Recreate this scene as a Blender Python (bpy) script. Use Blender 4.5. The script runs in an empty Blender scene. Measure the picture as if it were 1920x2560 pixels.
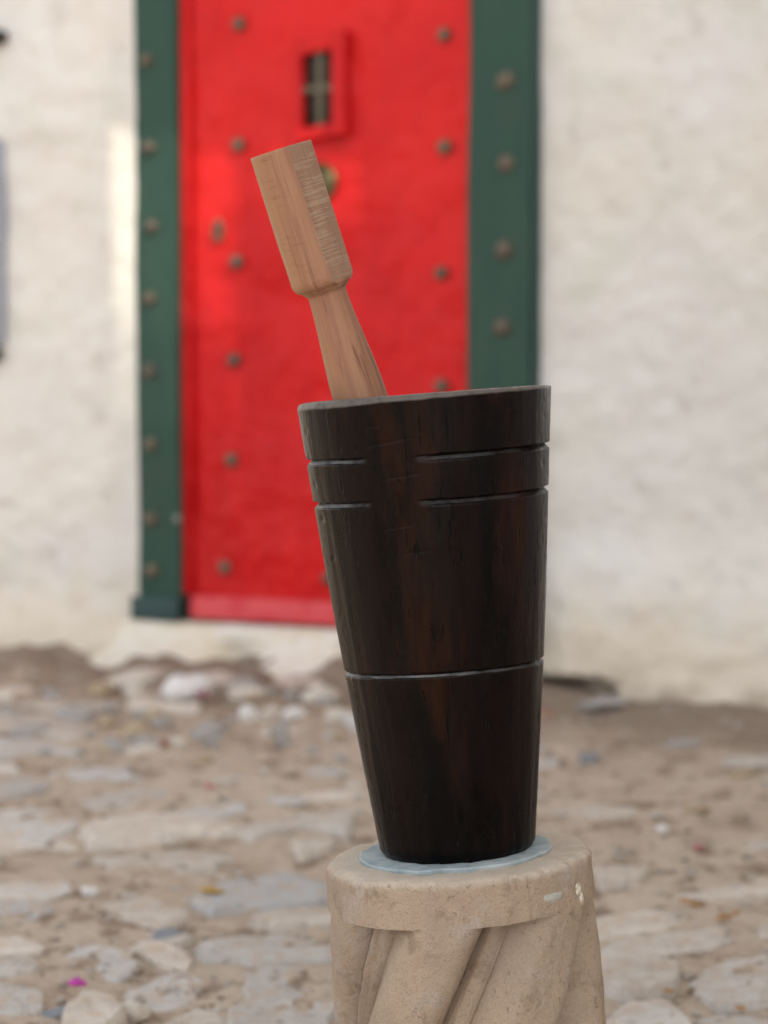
import bpy, bmesh, math, random
from mathutils import Vector, Matrix, noise, Quaternion

random.seed(7)
scene = bpy.context.scene
COL = scene.collection
R = math.radians

# ------------------------------------------------------------------ camera
cam_d = bpy.data.cameras.new('camera')
cam = bpy.data.objects.new('camera', cam_d)
COL.objects.link(cam)
cam.location = (0, 0, 1.0)
cam.rotation_euler = (R(90 - 3.447), 0, 0)
cam_d.sensor_fit = 'VERTICAL'
cam_d.sensor_height = 36.0
cam_d.lens = 77.05
cam_d.clip_start = 0.05
cam_d.clip_end = 500
cam_d.dof.use_dof = True
cam_d.dof.focus_distance = 2.50
cam_d.dof.aperture_fstop = 3.4
scene.camera = cam

# ------------------------------------------------------------------ sky, sun, exposure
SUN = Vector((0.42, -0.66, 0.62)).normalized()
world = bpy.data.worlds.new('World')
scene.world = world
world.use_nodes = True
wn = world.node_tree.nodes
wl = world.node_tree.links
wn.clear()
sky = wn.new('ShaderNodeTexSky')
sky.sky_type = 'NISHITA'
sky.sun_disc = False
sky.sun_elevation = math.asin(SUN.z)
sky.sun_rotation = math.atan2(SUN.x, SUN.y)
sky.altitude = 1800
sky.air_density = 1.0
sky.dust_density = 3.0
sky.ozone_density = 1.0
hs = wn.new('ShaderNodeHueSaturation')
hs.inputs['Saturation'].default_value = 0.12
bg = wn.new('ShaderNodeBackground')
bg.inputs['Strength'].default_value = 0.13
wo = wn.new('ShaderNodeOutputWorld')
wl.new(sky.outputs[0], hs.inputs['Color'])
wl.new(hs.outputs[0], bg.inputs[0])
wl.new(bg.outputs[0], wo.inputs[0])

sun_d = bpy.data.lights.new('sun', 'SUN')
sun_d.energy = 2.0
sun_d.angle = R(0.45)
sun_d.color = (1.0, 0.92, 0.74)
sun = bpy.data.objects.new('sun', sun_d)
COL.objects.link(sun)
sun.location = (6, -9, 9)
sun.rotation_euler = SUN.to_track_quat('Z', 'Y').to_euler()

scene.render.engine = 'CYCLES'
scene.view_settings.view_transform = 'Standard'
scene.view_settings.look = 'None'
scene.view_settings.gamma = 1.0
scene.view_settings.use_curve_mapping = False
scene.view_settings.exposure = 1.50

# ------------------------------------------------------------------ node helper
class Mat:
    def __init__(s, name, rough=0.8, spec=0.35):
        s.m = bpy.data.materials.new(name)
        s.m.use_nodes = True
        s.t = s.m.node_tree
        s.n, s.l = s.t.nodes, s.t.links
        s.b = s.n['Principled BSDF']
        s.b.inputs['Roughness'].default_value = rough
        s.b.inputs['Specular IOR Level'].default_value = spec
        s.tc = s.n.new('ShaderNodeTexCoord')
        s.co = s.tc.outputs['Object']
    def put(s, inp, v):
        if isinstance(v, bpy.types.NodeSocket):
            s.l.new(v, inp)
        elif isinstance(v, (tuple, list)) and len(v) == 3 and inp.type == 'RGBA':
            inp.default_value = (*v, 1)
        else:
            inp.default_value = v
    def map(s, scale=(1, 1, 1), rot=(0, 0, 0), loc=(0, 0, 0), vec=None):
        k = s.n.new('ShaderNodeMapping')
        k.inputs['Scale'].default_value = scale
        k.inputs['Rotation'].default_value = rot
        k.inputs['Location'].default_value = loc
        s.l.new(vec or s.co, k.inputs[0])
        return k.outputs[0]
    def noise(s, scale, detail=4, rough=0.55, vec=None, dist=0.0):
        k = s.n.new('ShaderNodeTexNoise')
        k.inputs['Scale'].default_value = scale
        k.inputs['Detail'].default_value = detail
        k.inputs['Roughness'].default_value = rough
        k.inputs['Distortion'].default_value = dist
        s.l.new(vec or s.co, k.inputs['Vector'])
        return k.outputs['Fac']
    def voro(s, scale, vec=None, feature='F1', out='Distance'):
        k = s.n.new('ShaderNodeTexVoronoi')
        k.feature = feature
        k.inputs['Scale'].default_value = scale
        s.l.new(vec or s.co, k.inputs['Vector'])
        return k.outputs[out]
    def rng(s, v, a, b, c=0.0, d=1.0, smooth=True):
        k = s.n.new('ShaderNodeMapRange')
        if smooth:
            k.interpolation_type = 'SMOOTHSTEP'
        s.put(k.inputs[0], v)
        for i, q in zip((1, 2, 3, 4), (a, b, c, d)):
            k.inputs[i].default_value = q
        return k.outputs[0]
    def math(s, op, a, b=0.0):
        k = s.n.new('ShaderNodeMath')
        k.operation = op
        s.put(k.inputs[0], a)
        s.put(k.inputs[1], b)
        return k.outputs[0]
    def mix(s, f, a, b, mode='MIX'):
        k = s.n.new('ShaderNodeMix')
        k.data_type = 'RGBA'
        k.blend_type = mode
        s.put(k.inputs[0], f)
        s.put(k.inputs[6], a)
        s.put(k.inputs[7], b)
        return k.outputs[2]
    def sep(s, vec=None):
        k = s.n.new('ShaderNodeSeparateXYZ')
        s.l.new(vec or s.co, k.inputs[0])
        return k.outputs
    def rand(s):
        k = s.n.new('ShaderNodeObjectInfo')
        return k.outputs['Random']
    def val(s, v, fac):
        k = s.n.new('ShaderNodeHueSaturation')
        s.put(k.inputs['Value'], fac)
        s.put(k.inputs['Color'], v)
        return k.outputs[0]
    def color(s, v):
        s.put(s.b.inputs['Base Color'], v)
    def rough(s, v):
        s.put(s.b.inputs['Roughness'], v)
    def bump(s, h, strength=0.5, dist=0.005):
        k = s.n.new('ShaderNodeBump')
        k.inputs['Strength'].default_value = strength
        k.inputs['Distance'].default_value = dist
        s.put(k.inputs['Height'], h)
        prev = s.b.inputs['Normal'].links
        if prev:
            s.l.new(prev[0].from_socket, k.inputs['Normal'])
        s.l.new(k.outputs[0], s.b.inputs['Normal'])

M = {}
def mk(name, **k):
    m = Mat(name, **k)
    M[name] = m.m
    return m

# plaster: lime-washed, blotchy, tan stains near the foot of the wall
m = mk('plaster', rough=0.92, spec=0.15)
x, y, z = m.sep()
big = m.noise(1.6, 4, 0.6)
mid = m.noise(7, 5, 0.6)
fine = m.noise(45, 4, 0.6)
c = m.mix(m.rng(big, 0.35, 0.68), (0.70, 0.675, 0.645), (0.71, 0.67, 0.61))
c = m.mix(m.math('MULTIPLY', m.rng(m.noise(4.2, 4, 0.6, m.map((1, 1, 1), loc=(3, 1, 7))), 0.50, 0.68), 0.45), c, (0.58, 0.575, 0.51))
c = m.mix(m.math('MULTIPLY', m.rng(m.noise(8, 4, 0.55, m.map((1, 1, 1), loc=(9, 1, 2))), 0.57, 0.74), 0.5), c, (0.48, 0.44, 0.395))
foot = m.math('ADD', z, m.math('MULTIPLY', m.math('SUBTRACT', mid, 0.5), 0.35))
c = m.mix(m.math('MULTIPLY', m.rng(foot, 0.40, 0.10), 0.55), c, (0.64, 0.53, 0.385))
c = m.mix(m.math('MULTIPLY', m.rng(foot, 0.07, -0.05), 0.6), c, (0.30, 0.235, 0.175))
m.color(c)
m.bump(fine, 0.5, 0.008)
m.bump(m.noise(18, 5, 0.65), 0.5, 0.018)
m.bump(mid, 0.45, 0.03)

m = mk('plaster_sill', rough=0.92, spec=0.15)
x, y, z = m.sep()
mid = m.noise(8, 5, 0.6)
c = m.mix(m.rng(mid, 0.35, 0.7), (0.72, 0.68, 0.62), (0.66, 0.58, 0.44))
c = m.mix(m.math('MULTIPLY', m.rng(m.noise(16, 3), 0.6, 0.72), 0.55), c, (0.42, 0.38, 0.34))
c = m.mix(m.math('MULTIPLY', m.rng(m.math('ADD', z, m.math('MULTIPLY', m.noise(20, 3), 0.05)), 0.045, -0.02), 0.8), c, (0.33, 0.26, 0.20))
m.color(c)
m.bump(m.noise(40, 4), 0.4, 0.006)
m.bump(mid, 0.5, 0.02)

# brushed gloss paint on the door
m = mk('red_paint', rough=0.42, spec=0.15)
br = m.noise(5, 4, 0.6, m.map((3, 3, 0.6)))
c = m.mix(m.rng(br, 0.3, 0.7), (0.56, 0.009, 0.012), (0.64, 0.013, 0.014))
c = m.mix(m.math('MULTIPLY', m.rng(m.noise(3.0, 4, 0.6, m.map((1, 1, 1), loc=(4, 4, 4))), 0.5, 0.75), 0.4), c, (0.50, 0.022, 0.034))
x, y, z = m.sep()
fade_sheen = m.math('ADD', m.math('MULTIPLY', z, 0.16), m.noise(2.2, 4, 0.6, m.map((1, 1, 0.8), loc=(6, 2, 1))))  # paint fading, with upper sky sheen also put into the colour
c = m.mix(m.rng(fade_sheen, 0.52, 0.92, 0.0, 0.8), m.val(c, 0.86), (0.70, 0.020, 0.018))
m.color(c)
m.rough(m.rng(m.noise(9, 4), 0.3, 0.7, 0.26, 0.45))
m.bump(m.noise(9, 4, 0.6, m.map((1, 1, 0.7))), 0.7, 0.02)
m.bump(m.noise(3.0, 3), 0.9, 0.06)

m = mk('faded_red', rough=0.5, spec=0.3)
m.color(m.mix(m.rng(m.noise(9, 4), 0.35, 0.65), (0.58, 0.040, 0.055), (0.66, 0.085, 0.095)))
m.bump(m.noise(14, 4), 0.5, 0.01)

m = mk('green_paint', rough=0.5, spec=0.2)
br = m.noise(6, 4, 0.6, m.map((3, 3, 0.5)))
c = m.mix(m.rng(br, 0.3, 0.7), (0.0238, 0.0613, 0.0471), (0.0318, 0.0727, 0.0533))
c = m.mix(m.math('MULTIPLY', m.rng(m.noise(4, 4, 0.6, m.map((1, 1, 1), loc=(4, 4, 4))), 0.5, 0.72), 0.55), c, (0.0426, 0.0624, 0.0500))
m.color(c)
m.bump(m.noise(10, 4, 0.6, m.map((2, 2, 0.7))), 0.5, 0.012)

m = mk('dark_green_paint', rough=0.55)
m.color(m.mix(m.noise(6, 4), (0.022, 0.050, 0.052), (0.034, 0.070, 0.066)))
m.bump(m.noise(10, 4), 0.4, 0.01)

m = mk('stud_iron', rough=0.5, spec=0.5)
c = m.mix(m.rng(m.noise(40, 4), 0.35, 0.65), (0.0467, 0.0365, 0.0289), (0.1105, 0.0867, 0.0663))
m.color(m.mix(m.math('MULTIPLY', m.rand(), 0.75), c, (0.1615, 0.1232, 0.0723)))
m.bump(m.noise(90, 3), 0.4, 0.003)

m = mk('black_iron', rough=0.6)
m.color(m.mix(m.noise(30, 4), (0.015, 0.013, 0.012), (0.05, 0.04, 0.035)))
m = mk('recess', rough=0.9, spec=0.1)
m.color(m.mix(m.noise(20, 3), (0.035, 0.028, 0.024), (0.06, 0.05, 0.04)))
m = mk('grille_bar', rough=0.6)
m.color(m.mix(m.noise(25, 4), (0.09, 0.075, 0.050), (0.17, 0.14, 0.095)))
m = mk('brass', rough=0.42)
m.b.inputs['Metallic'].default_value = 0.6
m.color(m.mix(m.rng(m.noise(30, 4), 0.35, 0.65), (0.06, 0.050, 0.022), (0.13, 0.105, 0.050)))
m.bump(m.noise(60, 3), 0.5, 0.004)
m = mk('pale_stud', rough=0.6)
m.color(m.mix(m.noise(30, 4), (0.16, 0.19, 0.16), (0.30, 0.31, 0.28)))
m = mk('blue_grey_wood', rough=0.7)
m.color(m.mix(m.noise(8, 4, 0.6, m.map((4, 4, 0.4))), (0.27, 0.29, 0.34), (0.36, 0.37, 0.41)))

# stained wood of the mortar: near black with red-brown streaks along the grain
m = mk('dark_wood', rough=0.5, spec=0.11)
x, y, z = m.sep()
grain = m.noise(1.0, 6, 0.62, m.map((75, 75, 5)), 0.4)
fgrain = m.noise(1.0, 5, 0.65, m.map((330, 330, 11)))
patch = m.noise(1.0, 5, 0.6, m.map((15, 15, 4.2)), 0.6)
c = m.mix(m.rng(patch, 0.36, 0.64), (0.0010, 0.0009, 0.0011), (0.0062, 0.0026, 0.0021))
c = m.mix(m.math('MULTIPLY', m.rng(m.noise(1.0, 4, 0.6, m.map((17, 17, 2.6), loc=(5, 3, 1))), 0.53, 0.69), 0.85), c, (0.021, 0.0062, 0.0032))
c = m.mix(m.math('MULTIPLY', m.rng(grain, 0.56, 0.72), 0.6), c, (0.0068, 0.0042, 0.0037))
crack = m.rng(m.noise(1.0, 3, 0.5, m.map((170, 170, 9), loc=(1, 7, 2))), 0.63, 0.70)
c = m.mix(crack, c, (0.0005, 0.0005, 0.0005))
# greyer, dust-dulled scuffed skin on the weathered sides and worn rim
scuff = m.rng(m.noise(1.0, 5, 0.65, m.map((34, 34, 7), loc=(2, 2, 8))), 0.42, 0.70)
c = m.mix(m.math('MULTIPLY', scuff, 0.35), c, (0.0068, 0.0055, 0.0057))
wa = m.n.new('ShaderNodeAttribute')
wa.attribute_name = 'worn'
rim = m.math('MULTIPLY', wa.outputs['Fac'], m.rng(m.noise(60, 5, 0.65), 0.25, 0.55, 0.55, 1.0))
c = m.mix(m.math('MULTIPLY', rim, 0.95), c, (0.13, 0.115, 0.104))
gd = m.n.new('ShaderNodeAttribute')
gd.attribute_name = 'skylit'  # sky highlights painted onto the lower lips of the grooves
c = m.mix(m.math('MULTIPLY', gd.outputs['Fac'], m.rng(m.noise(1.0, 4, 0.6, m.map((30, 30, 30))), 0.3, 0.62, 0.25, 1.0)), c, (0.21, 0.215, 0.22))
m.color(c)
m.rough(m.rng(patch, 0.3, 0.7, 0.20, 0.40))
m.bump(fgrain, 0.22, 0.0010)
m.bump(grain, 0.25, 0.003)
m.bump(m.math('SUBTRACT', 1.0, crack), 0.6, 0.002)

# fresh sawn wood of the pestle
m = mk('pale_wood', rough=0.6, spec=0.3)
x, y, z = m.sep()
wv = m.map((46, 46, 1.7), vec=m.map((1, 1, 1), rot=(R(2.5), R(-1.5), 0)))
streak = m.noise(1.0, 5, 0.6, wv, 0.5)
fine = m.noise(1.0, 5, 0.65, m.map((420, 420, 10)))
c = m.mix(m.rng(streak, 0.32, 0.68), (0.3605, 0.1867, 0.1075), (0.2524, 0.1120, 0.0726))
c = m.mix(m.math('MULTIPLY', m.rng(m.noise(1.0, 4, 0.6, m.map((95, 95, 3.5), loc=(3, 8, 1))), 0.55, 0.70), 0.75), c, (0.1514, 0.0598, 0.0407))
c = m.mix(m.math('MULTIPLY', m.rng(x, 0.0, -0.035), 0.5), c, (0.3749, 0.2037, 0.1017))
c = m.mix(m.math('MULTIPLY', m.rng(fine, 0.5, 0.75), 0.35), c, (0.1442, 0.0611, 0.0360))
# saw marks cross the grain on the flat face
fl = m.n.new('ShaderNodeAttribute')
fl.attribute_name = 'sawn'
saw = m.math('MULTIPLY', m.noise(1.0, 3, 0.6, m.map((12, 12, 300))), m.rng(m.noise(40, 3), 0.25, 0.6, 0.7, 1.08))
sawm = m.math('MULTIPLY', fl.outputs['Fac'], m.rng(saw, 0.42, 0.66))
c = m.mix(m.math('MULTIPLY', fl.outputs['Fac'], 0.6), c, (0.2884, 0.1799, 0.1220))
c = m.mix(m.math('MULTIPLY', sawm, 0.45), c, (0.4326, 0.3250, 0.2283))
# chatter marks on the turned side
chat = m.rng(m.noise(1.0, 3, 0.6, m.map((28, 28, 300), loc=(1, 2, 3))), 0.52, 0.68)
side = m.math('MULTIPLY', m.math('MULTIPLY', m.rng(m.math('ABSOLUTE', m.math('ADD', x, 0.016)), 0.022, 0.006), m.rng(m.noise(30, 3), 0.42, 0.6)), m.rng(z, -0.19, -0.16))
chm = m.math('MULTIPLY', m.math('MULTIPLY', chat, side), m.math('SUBTRACT', 1.0, fl.outputs['Fac']))
c = m.mix(m.math('MULTIPLY', chm, 0.35), c, (0.1586, 0.0679, 0.0378))
m.color(c)
m.bump(fine, 0.22, 0.0012)
m.bump(m.math('ADD', sawm, m.math('MULTIPLY', chm, -0.7)), 0.5, 0.0012)

# cast cement column
m = mk('cement', rough=0.93, spec=0.2)
x, y, z = m.sep()
n1 = m.noise(9, 5, 0.6)
c = m.mix(m.rng(n1, 0.33, 0.68), (0.4420, 0.3400, 0.2507), (0.3825, 0.2932, 0.2253))
c = m.mix(m.math('MULTIPLY', m.rng(m.noise(13, 5, 0.65, m.map((1, 1, 1), loc=(3, 5, 2))), 0.52, 0.68), 0.7), c, (0.4420, 0.3867, 0.3400))
sp = m.rng(m.noise(420, 4, 0.7), 0.52, 0.66)
c = m.mix(m.math('MULTIPLY', sp, 0.55), c, (0.2040, 0.1487, 0.1020))
c = m.mix(m.math('MULTIPLY', m.rng(m.noise(260, 3, 0.6, m.map((1, 1, 1), loc=(5, 5, 5))), 0.62, 0.70), 0.4), c, (0.5270, 0.4590, 0.3825))
c = m.mix(m.math('MULTIPLY', m.rng(m.noise(26, 5, 0.7, m.map((1, 1, 1), loc=(8, 5, 5))), 0.54, 0.68), 0.6), c, (0.2295, 0.1658, 0.1105))
m.color(c)
crust_light = m.rng(m.math('ADD', z, m.math('MULTIPLY', m.noise(70, 5, 0.7), 0.016)), 0.452, 0.464)  # cap top painted paler for missing sky light, over its pale crust
m.color(m.mix(m.math('MULTIPLY', crust_light, 0.8), c, (0.60, 0.52, 0.43)))
m.bump(m.noise(300, 4, 0.7), 0.8, 0.0024)
m.bump(m.noise(55, 5, 0.7), 0.6, 0.006)
m.bump(m.math('MULTIPLY', m.rng(m.noise(90, 3), 0.66, 0.72), -1.0), 0.7, 0.003)

m = mk('slate', rough=0.85, spec=0.15)
c = m.mix(m.rng(m.noise(24, 5, 0.6), 0.35, 0.68), (0.28, 0.34, 0.365), (0.41, 0.455, 0.46))
m.color(m.mix(m.math('MULTIPLY', m.rng(m.noise(70, 4), 0.56, 0.7), 0.5), c, (0.17, 0.225, 0.255)))
m.bump(m.noise(35, 5, 0.65), 0.5, 0.004)
m = mk('white_paint', rough=0.7)
m.color(m.mix(m.rng(m.noise(150, 4), 0.45, 0.62), (0.70, 0.66, 0.56), (0.45, 0.37, 0.28)))
m.bump(m.noise(200, 3), 0.4, 0.001)
m = mk('grey_smear', rough=0.8)
m.color(m.mix(m.rng(m.noise(120, 4), 0.4, 0.62), (0.43, 0.43, 0.39), (0.38, 0.30, 0.23)))

# lane
m = mk('dirt', rough=0.96, spec=0.1)
n1 = m.noise(1.3, 5, 0.6)
c = m.mix(m.rng(n1, 0.35, 0.68), (0.4717, 0.3763, 0.2920), (0.5504, 0.4605, 0.3763))
c = m.mix(m.math('MULTIPLY', m.rng(m.noise(6, 6, 0.65), 0.5, 0.7), 0.7), c, (0.5841, 0.4998, 0.4156))
c = m.mix(m.math('MULTIPLY', m.rng(m.noise(9, 6, 0.65, m.map((1, 1, 1), loc=(7, 3, 1))), 0.50, 0.66), 0.85), c, (0.20, 0.14, 0.10))
c = m.mix(m.math('MULTIPLY', m.rng(m.noise(60, 4, 0.7), 0.52, 0.68), 0.5), c, (0.2808, 0.2078, 0.1516))
x, y, z = m.sep()
dw = m.math('ADD', m.math('MULTIPLY', x, 0.4226), m.math('MULTIPLY', m.math('SUBTRACT', y, 7.4), 0.9063))
dw = m.math('ADD', dw, m.math('MULTIPLY', m.math('SUBTRACT', m.noise(3.0, 5, 0.65), 0.5), 1.4))
c = m.mix(m.math('MULTIPLY', m.rng(dw, -1.25, -0.55), 0.8), c, (0.225, 0.17, 0.13))
m.color(c)
m.bump(m.noise(70, 5, 0.7), 0.7, 0.008)
m.bump(m.noise(14, 5, 0.65), 0.7, 0.03)

m = mk('lane_stone', rough=0.85, spec=0.25)
rd = m.rand()
n1 = m.noise(9, 6, 0.65)
c = m.mix(m.rng(n1, 0.35, 0.68), (0.5790, 0.5174, 0.4558), (0.6899, 0.6222, 0.5482))
c = m.mix(m.rng(rd, 0.55, 0.95, smooth=False), c, (0.5298, 0.5236, 0.5236))
c = m.mix(m.math('MULTIPLY', m.rng(m.noise(16, 5, 0.65, m.map((1, 1, 1), loc=(2, 8, 5))), 0.5, 0.64), 0.8), c, (0.5667, 0.4558, 0.3634))
c = m.mix(m.math('MULTIPLY', m.rng(m.noise(50, 5, 0.7), 0.55, 0.68), 0.6), c, (0.2957, 0.2464, 0.2094))
m.color(m.val(c, m.rng(m.math('FRACT', m.math('MULTIPLY', rd, 13.7)), 0, 1, 0.85, 1.1, False)))
m.bump(m.noise(45, 6, 0.7), 0.8, 0.010)
m.bump(m.noise(13, 5, 0.6), 0.9, 0.035)

def stone_mat(name, a, b, d):
    m = mk(name, rough=0.88, spec=0.2)
    c = m.mix(m.rng(m.noise(14, 5, 0.6), 0.35, 0.68), a, b)
    m.color(m.mix(m.math('MULTIPLY', m.rng(m.noise(30, 5, 0.65), 0.55, 0.70), 0.6), c, d))
    m.bump(m.noise(40, 5, 0.65), 0.6, 0.008)
stone_mat('white_stone', (0.70, 0.68, 0.67), (0.60, 0.575, 0.56), (0.55, 0.50, 0.46))
stone_mat('cream_stone', (0.58, 0.535, 0.47), (0.48, 0.42, 0.35), (0.42, 0.34, 0.26))
stone_mat('tan_stone', (0.42, 0.335, 0.225), (0.36, 0.28, 0.19), (0.24, 0.18, 0.12))
stone_mat('grey_stone', (0.31, 0.295, 0.285), (0.37, 0.345, 0.325), (0.20, 0.185, 0.175))
stone_mat('blue_stone', (0.20, 0.215, 0.245), (0.26, 0.27, 0.29), (0.15, 0.155, 0.17))
stone_mat('brick_bit', (0.42, 0.185, 0.125), (0.36, 0.16, 0.11), (0.27, 0.15, 0.11))
def flat_mat(name, a, b):
    m = mk(name, rough=0.65, spec=0.3)
    m.color(m.mix(m.noise(60, 4), a, b))
flat_mat('magenta_petal', (0.55, 0.045, 0.38), (0.62, 0.12, 0.48))
flat_mat('rose_petal', (0.50, 0.09, 0.14), (0.55, 0.17, 0.20))
flat_mat('ochre_leaf', (0.52, 0.33, 0.07), (0.44, 0.25, 0.07))
flat_mat('orange_leaf', (0.46, 0.27, 0.12), (0.38, 0.21, 0.10))
flat_mat('white_scrap', (0.80, 0.77, 0.76), (0.72, 0.69, 0.68))
flat_mat('plum_scrap', (0.30, 0.085, 0.125), (0.36, 0.14, 0.17))

# ------------------------------------------------------------------ object helpers
def link(name, mesh, mat=None, parent=None, loc=None, smooth=True, sharp=None):
    if mat is not None and not mesh.materials:
        mesh.materials.append(M[mat])
    o = bpy.data.objects.new(name, mesh)
    COL.objects.link(o)
    if parent is not None:
        o.parent = parent
    if loc is not None:
        o.location = loc
    if smooth:
        for p in mesh.polygons:
            p.use_smooth = True
        if sharp:
            mesh.set_sharp_from_angle(angle=R(sharp))
    return o
def tag(o, label=None, cat=None, group=None, kind=None):
    for k, v in (('label', label), ('category', cat), ('group', group), ('kind', kind)):
        if v:
            o[k] = v
    return o
def empty(name, loc, label, cat, group=None, rot=None):
    o = bpy.data.objects.new(name, None)
    o.empty_display_size = 0.1
    COL.objects.link(o)
    o.location = loc
    if rot:
        o.rotation_euler = rot
    return tag(o, label, cat, group)
def pyd(name, v, f):
    me = bpy.data.meshes.new(name)
    me.from_pydata(v, [], f)
    me.update()
    return me
def box(name, x0, x1, y0, y1, z0, z1, bev=0.0, seg=2, wob=0.0, cuts=0):
    bm = bmesh.new()
    bmesh.ops.create_cube(bm, size=1)
    for v in bm.verts:
        v.co = Vector(((x0 + x1) / 2 + v.co.x * (x1 - x0), (y0 + y1) / 2 + v.co.y * (y1 - y0), (z0 + z1) / 2 + v.co.z * (z1 - z0)))
    if bev:
        bmesh.ops.bevel(bm, geom=bm.edges[:], offset=bev, segments=seg, affect='EDGES', profile=0.6)
    if cuts:
        lo = [e for e in bm.edges if abs(e.verts[0].co.z - e.verts[1].co.z) > 0.5 * (z1 - z0)]
        bmesh.ops.subdivide_edges(bm, edges=lo, cuts=cuts, use_grid_fill=True)
    if wob:
        for v in bm.verts:
            v.co += wob * noise.noise_vector(v.co * 2.3 + Vector((x0 * 7, y0, z0)))
    me = bpy.data.meshes.new(name)
    bm.to_mesh(me)
    bm.free()
    return me
def fbm(x, y, z, o=4):
    return noise.fractal(Vector((x, y, z)), 1.0, 2.1, o)
def sst(a, b, x):
    t = max(0.0, min(1.0, (x - a) / (b - a)))
    return t * t * (3 - 2 * t)
def lathe_grid(rows, nseg, fn):
    """rows of rings; fn(i_row, phi) -> Vector; returns verts, faces (quads)"""
    v, f = [], []
    for i in range(rows):
        for j in range(nseg):
            v.append(fn(i, 2 * math.pi * j / nseg))
    for i in range(rows - 1):
        for j in range(nseg):
            k = (j + 1) % nseg
            f.append((i * nseg + j, i * nseg + k, (i + 1) * nseg + k, (i + 1) * nseg + j))
    return v, f
def axis_values(spans):
    out = []
    for a, b, st in spans:
        n = max(1, int(round((b - a) / st)))
        out += [a + (b - a) * i / n for i in range(n)]
    out.append(spans[-1][1])
    return out

# ------------------------------------------------------------------ ground
def gz(x, y):
    h = 0.016 * fbm(x * 1.1, y * 1.1, 0.3, 3) + 0.020 * fbm(x * 4.3, y * 4.3, 2.0, 4)
    h += 0.009 * fbm(x * 15, y * 15, 5.0, 4)
    # loose earth banked up against the foot of the house
    d = (x * 0.4226 + (y - 7.4) * 0.9063)
    h += 0.075 * sst(-1.35, -0.35, d) * (0.5 + 1.0 * fbm(x * 4.2, y * 4.2, 9, 4)) * sst(0.5, -0.2, x)
    return h - 0.012
xs = axis_values([(-60, -12, 8), (-12, -2.2, 0.7), (-2.2, 1.9, 0.021), (1.9, 12, 0.7), (12, 60, 8)])
ys = axis_values([(-60, -10, 8), (-10, 2.2, 0.6), (2.2, 8.5, 0.024), (8.5, 14, 0.7), (14, 60, 8)])
gv = [(x, y, gz(x, y)) for y in ys for x in xs]
nx = len(xs)
gf = [(j * nx + i, j * nx + i + 1, (j + 1) * nx + i + 1, (j + 1) * nx + i) for j in range(len(ys) - 1) for i in range(nx - 1)]
ground = tag(link('ground', pyd('ground', gv, gf), 'dirt'), 'dust-covered brown earth lane set with worn flat stones', None, None, 'structure')

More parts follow.
